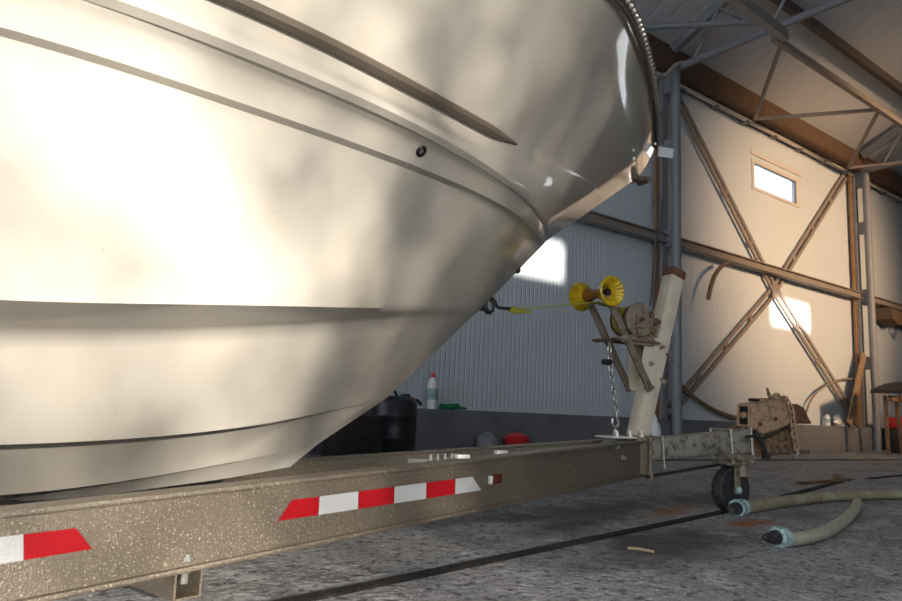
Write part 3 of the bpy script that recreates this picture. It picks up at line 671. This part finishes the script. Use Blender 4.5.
bolts(cp_, [(K(px, py, .075 if py < 430 else .06), -Lv, .010, .010) for (px, py) in ((760, 424), (775, 419), (757, 446), (785, 446))], 'rustcap')
bm = B(); link_chain(bm, [K(770, 396, .085), K(779, 396, .085), K(787, 400, .088), K(792, 410, .09), (K(793, 425, .09)), K(795, 440, .09), K(797, 450, .085)], .006, .05, .03); part('coupler_chain', tr, bm, 'rustlight')
bm = B(); h0 = K(797, 449, .085); tube(bm, [V(p) for p in cr([tuple(h0), tuple(h0 - Zv * .03 + Dv * .01), tuple(h0 - Zv * .045 - Dv * .02), tuple(h0 - Zv * .03 - Dv * .05)], 5)], .008, 8); part('chain_hook', tr, bm, 'zinc')
bm = B(); tube(bm, [K(770, 453, .0), K(808, 452, .0)], .012, 8); part('coupler_pin', tr, bm, 'rust')
# jack with twin wheels
wc = V(on_floor(731, 513)); WCc = V((wc.x, wc.y, .126)); JC = V((wc.x, wc.y, 0)) - Lv * .062 + Dv * .02
ztop = .31
bm = B(); tube(bm, [JC + Zv * .20, JC + Zv * ztop], .026, 14); jk = part('jack', tr, bm, 'arm')
bm = B(); box(bm, JC + Zv * .268 + Lv * .03 - Dv * .03, (.19, .13, .010), (Dv, Lv, Zv), .003); box(bm, JC + Zv * .30 + Lv * .02, (.12, .11, .03), (Dv, Lv, Zv), .006); mp_ = part('mounting_plate', jk, bm, 'arm')
bolts(mp_, [(JC + Zv * .274 + Dv * a - Lv * .02, Zv, .009, .014) for a in (-.10, .05)], 'zinc')
bm = B()
for sl in (-.045, .045): box(bm, WCc + Lv * sl + Zv * .065, (.045, .010, .17), (Dv, Lv, Zv), .003)
box(bm, WCc + Zv * .147, (.06, .10, .012), (Dv, Lv, Zv), .003); tube(bm, [WCc - Lv * .06, WCc + Lv * .06], .011, 10); part('fork', jk, bm, 'arm')
prof = [(-.030, .060), (-.032, .085), (-.034, .106), (-.028, .119), (-.010, .126), (.010, .126), (.028, .119), (.034, .106), (.032, .085), (.030, .060)]
bm = B(); lathe(bm, WCc, Lv, prof, 48, rf=lambda j, k: 1 - (.025 if (k % 3 == 0 and j in (3, 4, 5, 6)) else 0)); w_ = part('wheel', jk, bm, 'black', 30)
bm = B(); lathe(bm, WCc - Lv * .024, Lv, [(0, 0), (0, .04), (.004, .064), (.048, .064), (.048, 0)], 28); part('hub', w_, bm, 'zinc')
bm = B(); ell(bm, WCc - Lv * .06 - Dv * .006, (.020, .016, .022), (Dv, Lv, Zv), 2); part('axle_cap', jk, bm, 'aqua', 30, 'pale blue axle cap')
# brake hose slung below the tongue
pts = [T(.0, .14, .19), V(T(*on_w(680, 471, .10))), V(T(*on_w(722, 464, .06)))]
bm = B(); tube(bm, [V(p) for p in cr([tuple(p) for p in pts], 8)], .009, 8); part('brake_hose', tr, bm, 'black')

# ================================================================== HOSES ON THE FLOOR
def hose(path, r, m, n=9): 
    P = [V(p) for p in cr([tuple(p) for p in path], n)]
    return P
pa = [on_floor(px, py, .034) for (px, py) in ((741, 508.5), (780, 502), (820, 497.5), (858, 495.5), (902, 494), (960, 492), (1040, 490))]
ra = thing('suction_hose', 'long straight dusty tan hose running from the jack wheel to the right edge', 'hose', (pa[0][0], pa[0][1], 0))
P = hose(pa, .034, 'hose'); bm = B(); tube(bm, [V(q) for q in resample([tuple(p) for p in P], np.linspace(0, 1, 240))], .032, 14, rf=lambda i: .032 + .0018 * (i % 2)); part('hose_body', ra, bm, 'hose', 60)
d0 = (P[0] - P[2]).normalized(); p0 = P[0]
bm = B(); lathe(bm, p0 - d0 * .03 + Zv * .004, d0, [(0, .030), (0, .044), (.02, .046), (.03, .040), (.06, .040), (.075, .047), (.09, .047), (.09, .034), (.02, .03)], 20); part('coupling', ra, bm, 'aqua', 30, 'faded pale blue coupling')
bm = B(); lathe(bm, p0 + d0 * .05 + Zv * .004, d0, [(0, 0), (0, .030), (.05, .030), (.05, .024), (.03, 0)], 16); part('plug', ra, bm, 'black')
bm = B(); box(bm, p0 + d0 * .02 - Zv * .01 + d0.cross(Zv) * .045, (.03, .016, .06), (d0, d0.cross(Zv), Zv), .004); part('cam_lever', ra, bm, 'aqua')
pb_ = [on_floor(px, py, .029) for (px, py) in ((783, 540), (795, 539), (812, 536), (830, 529.5), (845, 519.5), (854, 510), (857.5, 502.5))]
rb = thing('suction_hose', 'short curved pale green hose with white ring coupling and black plug', 'hose', (pb_[0][0], pb_[0][1], 0))
P = hose(pb_, .028, 'hose2'); bm = B(); tube(bm, [V(q) for q in resample([tuple(p) for p in P], np.linspace(0, 1, 120))], .027, 14); part('hose_body', rb, bm, 'hose2', 60)
d0 = (P[0] - P[2]).normalized(); p0 = P[0]
bm = B(); lathe(bm, p0 - d0 * .02 + Zv * .012, d0, [(0, .028), (0, .034), (.02, .036), (.025, .041), (.055, .042), (.06, .036), (.06, .029), (0, .028)], 24, rf=lambda j, k: 1 + (.04 if (k % 4 == 0 and j in (3, 4)) else 0)); part('coupling', rb, bm, 'aqua', 30, 'pale blue white ring coupling')
bm = B(); lathe(bm, p0 + d0 * .03 + Zv * .012, d0, [(0, 0), (0, .0275), (.03, .027), (.03, .022), (.055, .021), (.055, .016), (.058, .0)], 20, rf=lambda j, k: 1 - (.08 if k % 3 == 0 else 0)); part('plug', rb, bm, 'black', 30, 'ribbed black plug')
bm = B(); lathe(bm, p0 + d0 * .085 + Zv * .012, d0, [(0, 0), (0, .010), (.02, .010), (.02, 0)], 12); ell(bm, p0 + d0 * .105 + Zv * .015, (.014, .014, .012), None, 2); part('plug_knob', rb, bm, 'black')

# ================================================================== THINGS ALONG THE WALL
def wl(px, py, y=6.3): return V(on_y(px, py, y))
PZ = .47
def bottle(px, y, r, h, label, capm='redp', zb_=PZ, band=True):
    p = wl(px, 410, y); c = V((p.x, y, zb_)); t = thing('bottle', label, 'bottle', c)
    bm = B(); lathe(bm, c, Zv, [(0, 0), (0, r * .95), (h * .03, r), (h * .62, r), (h * .76, r * .82), (h * .84, r * .42), (h * .88, r * .38), (h * .88, 0)], 24); part('body', t, bm, 'plastic', 40)
    bm = B(); lathe(bm, c + Zv * h * .86, Zv, [(0, 0), (0, r * .46), (h * .06, r * .46), (h * .08, r * .25), (h * .14, r * .2), (h * .14, 0)], 16); part('cap', t, bm, capm)
    if band:
        bm = B(); lathe(bm, c + Zv * h * .25, Zv, [(0, r * 1.0), (0, r * 1.012), (h * .3, r * 1.012), (h * .3, r)], 24); part('wrap_label', t, bm, 'aqua')
    return t
bottle(431.5, 6.28, .062, .40, 'white bottle with red cap standing on the dark plinth')
# green glove: five fingers and cuff
p = wl(452, 408, 6.26); c = V((p.x, 6.26, PZ))
bm = B(); ell(bm, c + V((0, 0, .035)), (.11, .045, .034), None, 3)
for k, (dx, l) in enumerate(((.0, .07), (.012, .08), (.02, .085), (.012, .07))): tube(bm, [c + V((.07, -.03 + .02 * k, .03)), c + V((.11 + dx, -.034 + .022 * k, .028)), c + V((.11 + l, -.036 + .024 * k, .018))], .012, 8, rf=lambda i: [.015, .014, .009][i])
tube(bm, [c + V((-.02, -.03, .05)), c + V((.03, -.05, .06)), c + V((.06, -.055, .05))], .012, 8); lathe(bm, c + V((-.15, 0, .03)), (1, 0, 0), [(0, 0), (0, .034), (.06, .03), (.06, 0)], 14)
solo('glove', bm, 'green', 'crumpled green rubber glove lying on the plinth right of the bottle', 'glove', 50, loc=c)
# drums under the bow: stand on the floor by the wall
def drum(px, y, r, h, m, label, z0=0):
    p = wl(px, 440, y); c = V((p.x, y, z0)); t = thing('plastic_drum', label, 'drum', c)
    bm = B(); lathe(bm, c, Zv, [(0, 0), (0, r * .93), (.03, r), (h * .3, r), (h * .31, r * 1.015), (h * .34, r * 1.015), (h * .35, r), (h * .66, r), (h * .67, r * 1.015), (h * .70, r * 1.015), (h * .71, r), (h * .88, r), (h * .95, r * .93), (h, r * .78), (h, 0)], 36); part('body', t, bm, m, 40)
    bm = B(); lathe(bm, c + V((r * .4, -r * .3, h - .005)), Zv, [(0, 0), (0, .045), (.03, .045), (.03, 0)], 16); part('bung', t, bm, 'black')
    bm = B(); tube(bm, [c + V((-.1, 0, h - .01)), c + V((-.08, 0, h + .04)), c + V((.02, 0, h + .04)), c + V((.04, 0, h - .01))], .014, 8); part('handle', t, bm, m)
    return t
p = wl(393, 450, 5.6)
drum(391, 5.75, .235, .58, 'navy', 'dark navy plastic drum standing under the bow')
# jerrycan, brown black, left of the drum
p = wl(352, 446, 5.5); c = V((p.x, 5.5, 0)); t = thing('jerrycan', 'brown black jerrycan half hidden by the keel, left of the navy drum', 'canister', c)
bm = B(); box(bm, c + V((0, 0, .2)), (.50, .24, .40), None, .035); part('body', t, bm, 'umber')
bm = B(); tube(bm, [c + V((-.15, 0, .39)), c + V((-.13, 0, .45)), c + V((.05, 0, .45)), c + V((.08, 0, .39))], .016, 10); part('handle', t, bm, 'umber')
bm = B(); lathe(bm, c + V((.17, 0, .39)), Zv, [(0, 0), (0, .04), (.035, .04), (.035, 0)], 16); part('cap', t, bm, 'black')
# red and black spray gun on plinth behind the drum
p = wl(407, 405, 6.25); c = V((p.x, 6.25, PZ)); t = thing('spray_gun', 'red and black spray gun on the plinth behind the navy drum', 'tool', c)
bm = B(); bar(bm, c + V((-.12, 0, .06)), c + V((.10, 0, .09)), .05, .05, None, .014); bar(bm, c + V((-.03, 0, .06)), c + V((-.05, 0, .0)), .03, .035, None, .01); part('body', t, bm, 'redp')
bm = B(); tube(bm, [c + V((.08, 0, .09)), c + V((.14, 0, .08)), c + V((.18, 0, .04))], .018, 10); ell(bm, c + V((-.02, 0, .11)), (.05, .03, .03), None, 2); part('nozzle', t, bm, 'black')
# behind the trailer: red and grey floats on the floor by the plinth
bm = B(); c = wl(517, 441, 6.0); c = V((c.x, 6.0, 0)); lathe(bm, c, Zv, [(0, 0), (0, .11), (.02, .13), (.16, .145), (.18, .15), (.20, .14), (.23, .09), (.245, .03), (.245, 0)], 24); solo('bucket_lid', bm, 'redp', 'red lidded tub just above the far trailer beam', 'tub', 40, loc=c)
bm = B(); c = wl(487, 441, 5.9); c = V((c.x, 5.9, 0)); lathe(bm, c, Zv, [(0, 0), (0, .10), (.02, .12), (.17, .12), (.22, .08), (.25, .03), (.25, 0)], 20); solo('plastic_tub', bm, 'col', 'small grey tub left of the red tub behind the trailer', 'tub', 40, loc=c)
# white plastic bottle behind the winch post
bottle(655, 5.7, .075, .52, 'white plastic bottle standing on the floor behind the winch post foot', 'plastic', 0.0, False)
# planks leaning beside the second column
for i, (b0, t0, th, wd, m, lab) in enumerate((((849, 427), (864, 356), .04, .16, 'wood', 'pale plank leaning on the wall beside the second column'), ((855, 429), (859, 372), .03, .26, 'wood2', 'dark plywood sheet leaning behind the pale plank'))):
    y0, y1 = (6.17, 6.20) if i == 0 else (6.24, 6.27)
    a = wl(*b0, y0); a.z = PZ + .005; b = wl(*t0, y1)
    bm = B(); bar(bm, a, b, th, wd, (1, 0, .2), .004)
    lo = PZ - min(v.co.z for v in bm.verts)
    for v in bm.verts: v.co.z += lo + .002
    solo('plank' if i == 0 else 'plywood_sheet', bm, m, lab, 'board', None)
# hoses / cables on the wall
def cable(name, pts, r, m, label, cat, y=6.3):
    bm = B(); tube(bm, [V(p) for p in cr([tuple(wl(a, b, y)) for (a, b) in pts], 8)], r, 8); return solo(name, bm, m, label, cat, 60)
cable('wall_hose', [(729, 262), (722, 266), (715, 275), (711, 286), (708, 299)], .035, 'brownhose', 'short brown hose bent down from the girt', 'hose', 6.14)
cable('wall_hose', [(681, 386), (695, 398), (710, 408), (726, 415), (741, 419)], .035, 'brownhose', 'long brown hose sagging along the wall right of the first column', 'hose', 6.3)
cable('wall_hose', [(806, 412), (812, 398), (822, 388), (836, 381), (850, 379), (858, 381)], .022, 'brace', 'thin grey hose arching over behind the planks', 'hose', 6.3)
cable('hanging_cord', [(659, 196), (657, 220), (655, 250), (652, 285), (650, 306)], .012, 'cord', 'dark cord hanging straight down left of the column', 'cord', 6.0)
cable('hanging_cord', [(662, 200), (660, 240), (656, 275), (654, 306)], .012, 'cord', 'dark cord nearest the column, hanging beside the other', 'cord', 6.0)
cable('power_cable', [(650, 72), (657, 75), (664, 76), (670, 71), (676, 65), (684, 63)], .035, 'rope', 'pale cable bent in an S around the column top', 'cable', 5.95)
# small stuff on the plinth near the planks
bottle(827, 6.28, .05, .24, 'small white and red bottle on the plinth near the planks', 'redp')
p = wl(837, 417, 6.26); c = V((p.x, 6.26, PZ)); bm = B(); ell(bm, c + V((0, 0, .10)), (.12, .07, .11), None, 3)
for v in bm.verts: v.co += V((math.sin(v.co.z * 60 + v.co.x * 40), 0, math.sin(v.co.x * 70))) * .012; v.co.z = max(PZ, v.co.z)
solo('plastic_bag', bm, 'zincw', 'crumpled pale plastic bag on the plinth left of the planks', 'bag', None, loc=c)
p = wl(898, 425, 5.8); c = V((p.x + .1, 5.8, 0)); t = thing('storage_crate', 'dark crate with red lid standing at the wall, right of the second column', 'crate', c)
bm = B(); box(bm, c + V((0, 0, .24)), (.66, .4, .46), None, .02); part('body', t, bm, 'umber')
bm = B(); box(bm, c + V((0, 0, .58)), (.62, .36, .22), None, .03); part('lid', t, bm, 'redp', 30, 'red lid')
# rusty carriage at the right edge
p = wl(894, 392, 5.2); c = V((p.x, 5.2, 0)); t = thing('steel_stand', 'dark stand with rusty legs and a wide slanted top at the right edge', 'stand', c); zt0 = p.z
bm = B(); prism(bm, [c + V((-.35, -.25, zt0 - .04)), c + V((.7, -.25, zt0 + .0)), c + V((.7, -.25, zt0 + .22)), c + V((.25, -.25, zt0 + .16)), c + V((-.35, -.25, zt0 + .02))], (0, .5, 0)); part('top', t, bm, 'umber', None)
bm = B(); box(bm, c + V((.2, 0, zt0 - .12)), (.75, .08, .1), None, .01); tube(bm, [V(q) for q in cr([tuple(c + V((-.25, -.2, zt0 - .05))), tuple(c + V((-.2, -.22, zt0 - .22))), tuple(c + V((.05, -.22, zt0 - .26))), tuple(c + V((.4, -.22, zt0 - .24)))], 6)], .025, 8); part('yoke', t, bm, 'rust')
for sx in (.0, .6):
    for sy in (-.18, .18): bm = B(); bar(bm, c + V((sx * 1 + .12, sy, 0)), c + V((sx * .8 + .08, sy, zt0 - .06)), .05, .05); part('leg', t, bm, 'rust')
# shelf board with rope coil on the wall at right
p = wl(884, 318, 6.25); c = V((p.x, 6.25, p.z)); t = thing('wall_bracket', 'brown board bracket with coiled rope on the wall at the right edge', 'bracket', c)
bm = B(); prism(bm, [c + V((-.25, .06, .18)), c + V((1.6, .06, .05)), c + V((1.6, .06, -.10)), c + V((.5, .06, -.04)), c + V((.15, .06, -.16)), c + V((-.2, .06, -.05))], (0, -.3, 0)); part('board', t, bm, 'wood2', None)
bm = B()
for k in range(3): tube(bm, [c + V((.62 + .02 * k + .16 * math.cos(a), -.27 - .02 * k, -.06 - .03 * k + .15 * math.sin(a))) for a in np.linspace(0, 2 * PI, 24)], .016, 6)
part('rope_coil', t, bm, 'rope')
# twig and pebble on the floor, rail lump
a = on_floor(628, 548, .008); b = on_floor(654, 552, .008)
bm = B(); tube(bm, [V(a), V((a + b) / 2) + V((0, .006, .002)), V(b)], .006, 7); solo('stick', bm, 'twig', 'short dry stick lying on the concrete floor', 'stick')
p = on_floor(838, 481); bm = B(); ell(bm, (p[0], p[1], .03), (.05, .05, .035), None, 2); box(bm, (p[0] - .4, p[1] - .06, .012), (.9, .04, .02)); solo('rail_stop', bm, 'rust', 'dark rusty lump on a bar at the end of the floor rail', 'rail stop')

# ================================================================== OUTSIDE: trees that shade the door opening
def tree(x, y, zc, rx, rz, n, label, seed, gaps=()):
    rnd = random.Random(seed)
    t = thing('tree', label, 'tree', (x, y, 0)); t['kind'] = 'stuff'
    bm = B(); tube(bm, [(x, y, 0), (x + .1, y, zc * .6), (x, y + .1, zc + rz * .5)], .12, 10, rf=lambda i: [.16, .11, .05][i]); part('trunk', t, bm, 'bark')
    bm = B()
    for k in range(n):
        while True:
            a, b, c = rnd.uniform(-1, 1), rnd.uniform(-1, 1), rnd.uniform(-1, 1)
            if a * a + b * b + c * c < 1: break
        p = V((x + a * rx, y + b * rx * .6, zc + c * rz))
        if any((p.x - gx) ** 2 / gr ** 2 + (p.z - gz) ** 2 / gh ** 2 < 1 for (gx, gz, gr, gh) in gaps): continue
        ax = V((rnd.uniform(-1, 1), rnd.uniform(-1, 1), rnd.uniform(-1, 1))).normalized(); d, s, u = frame(ax); l = rnd.uniform(.07, .13)
        vs = [bm.verts.new(p + d * l), bm.verts.new(p + s * l * .5), bm.verts.new(p - d * l), bm.verts.new(p - s * l * .5)]; bm.faces.new(vs)
    me = bpy.data.meshes.new('crown'); bm.to_mesh(me); bm.free(); me.materials.append(M['leaf']); o = bpy.data.objects.new('crown', me); COL.objects.link(o); o.parent = t; o.matrix_parent_inverse = Matrix.Translation((-x, -y, 0))
def to_tree(px, py, y):
    p, _ = hull_hit(px, py); k = (p.y - y) / sd.y; q = p - sd * k; return q.x, q.z
sd = V((.6, YW - YF, -2.5)).normalized()
gp = []
for (px, py, rx, rz) in ((130, 180, .26, .24), (190, 240, .2, .12), (60, 120, .18, .10), (316, 270, .09, .10), (330, 40, .20, .10), (70, 425, .3, .04), (200, 420, .22, .04)):
    x, z = to_tree(px, py, -16); gp.append((x, z, rx, rz))
tree(.4, -16, 4.3, 2.0, 1.9, 2600, 'thin leafed tree outside the door opening', 3, gp)
tree(2.59, -20.0, 4.85, 2.2, 3.0, 15000, 'dense leafed tree outside the door opening', 5)

# ================================================================== LIGHT
w = bpy.data.worlds.new('World'); scn.world = w; w.use_nodes = True
bg = w.node_tree.nodes['Background']; bg.inputs['Color'].default_value = (.90, .95, 1.0, 1); bg.inputs['Strength'].default_value = 3.1
sp = bpy.data.lights.new('AddedHazeSpot', 'SPOT'); sp.energy = 10500; sp.color = (1, .63, .35); sp.spot_size = math.radians(39); sp.spot_blend = 1.0; sp.shadow_soft_size = .8  # added spot, no real lamp: imitates the warm haze on the right-hand wall
spo = bpy.data.objects.new('AddedHazeSpot', sp); COL.objects.link(spo); spo.location = (12.05, YF + .25, 4.97); spo.rotation_euler = (V((13.4, 6.3, 3.5)) - spo.location).to_track_quat('-Z', 'Y').to_euler()
sun = bpy.data.lights.new('Sun', 'SUN'); sun.energy = 13.5; sun.angle = math.radians(.9); sun.color = (1, .91, .79)
so = bpy.data.objects.new('Sun', sun); COL.objects.link(so)
sd = V((.6, YW - YF, -2.5)).normalized(); so.rotation_euler = sd.to_track_quat('-Z', 'Y').to_euler(); so.location = (-4, -20, 8)
scn.view_settings.view_transform = 'Standard'; scn.view_settings.look = 'None'; scn.view_settings.exposure = 0.0; scn.view_settings.gamma = 1.0; scn.view_settings.use_curve_mapping = False
scn.cycles.use_denoising = True; scn.cycles.max_bounces = 8; scn.cycles.diffuse_bounces = 5; scn.cycles.sample_clamp_indirect = 4.0; scn.cycles.caustics_reflective = False; scn.cycles.caustics_refractive = False

# ================================================================== CAMERA
cam = bpy.data.cameras.new('Camera'); cam.sensor_width = 36; cam.sensor_fit = 'HORIZONTAL'; cam.lens = 36 * F / 902; cam.clip_start = .02
co = bpy.data.objects.new('Camera', cam); COL.objects.link(co)
r = V(RW @ np.array([1, 0, 0])); u = V(RW @ np.array([0, -1, 0])); bk_ = V(RW @ np.array([0, 0, -1]))
mt = Matrix(((r.x, u.x, bk_.x, 0), (r.y, u.y, bk_.y, 0), (r.z, u.z, bk_.z, H), (0, 0, 0, 1))); co.matrix_world = mt
cam.dof.use_dof = True; cam.dof.focus_distance = 3.2; cam.dof.aperture_fstop = 5.6
scn.camera = co
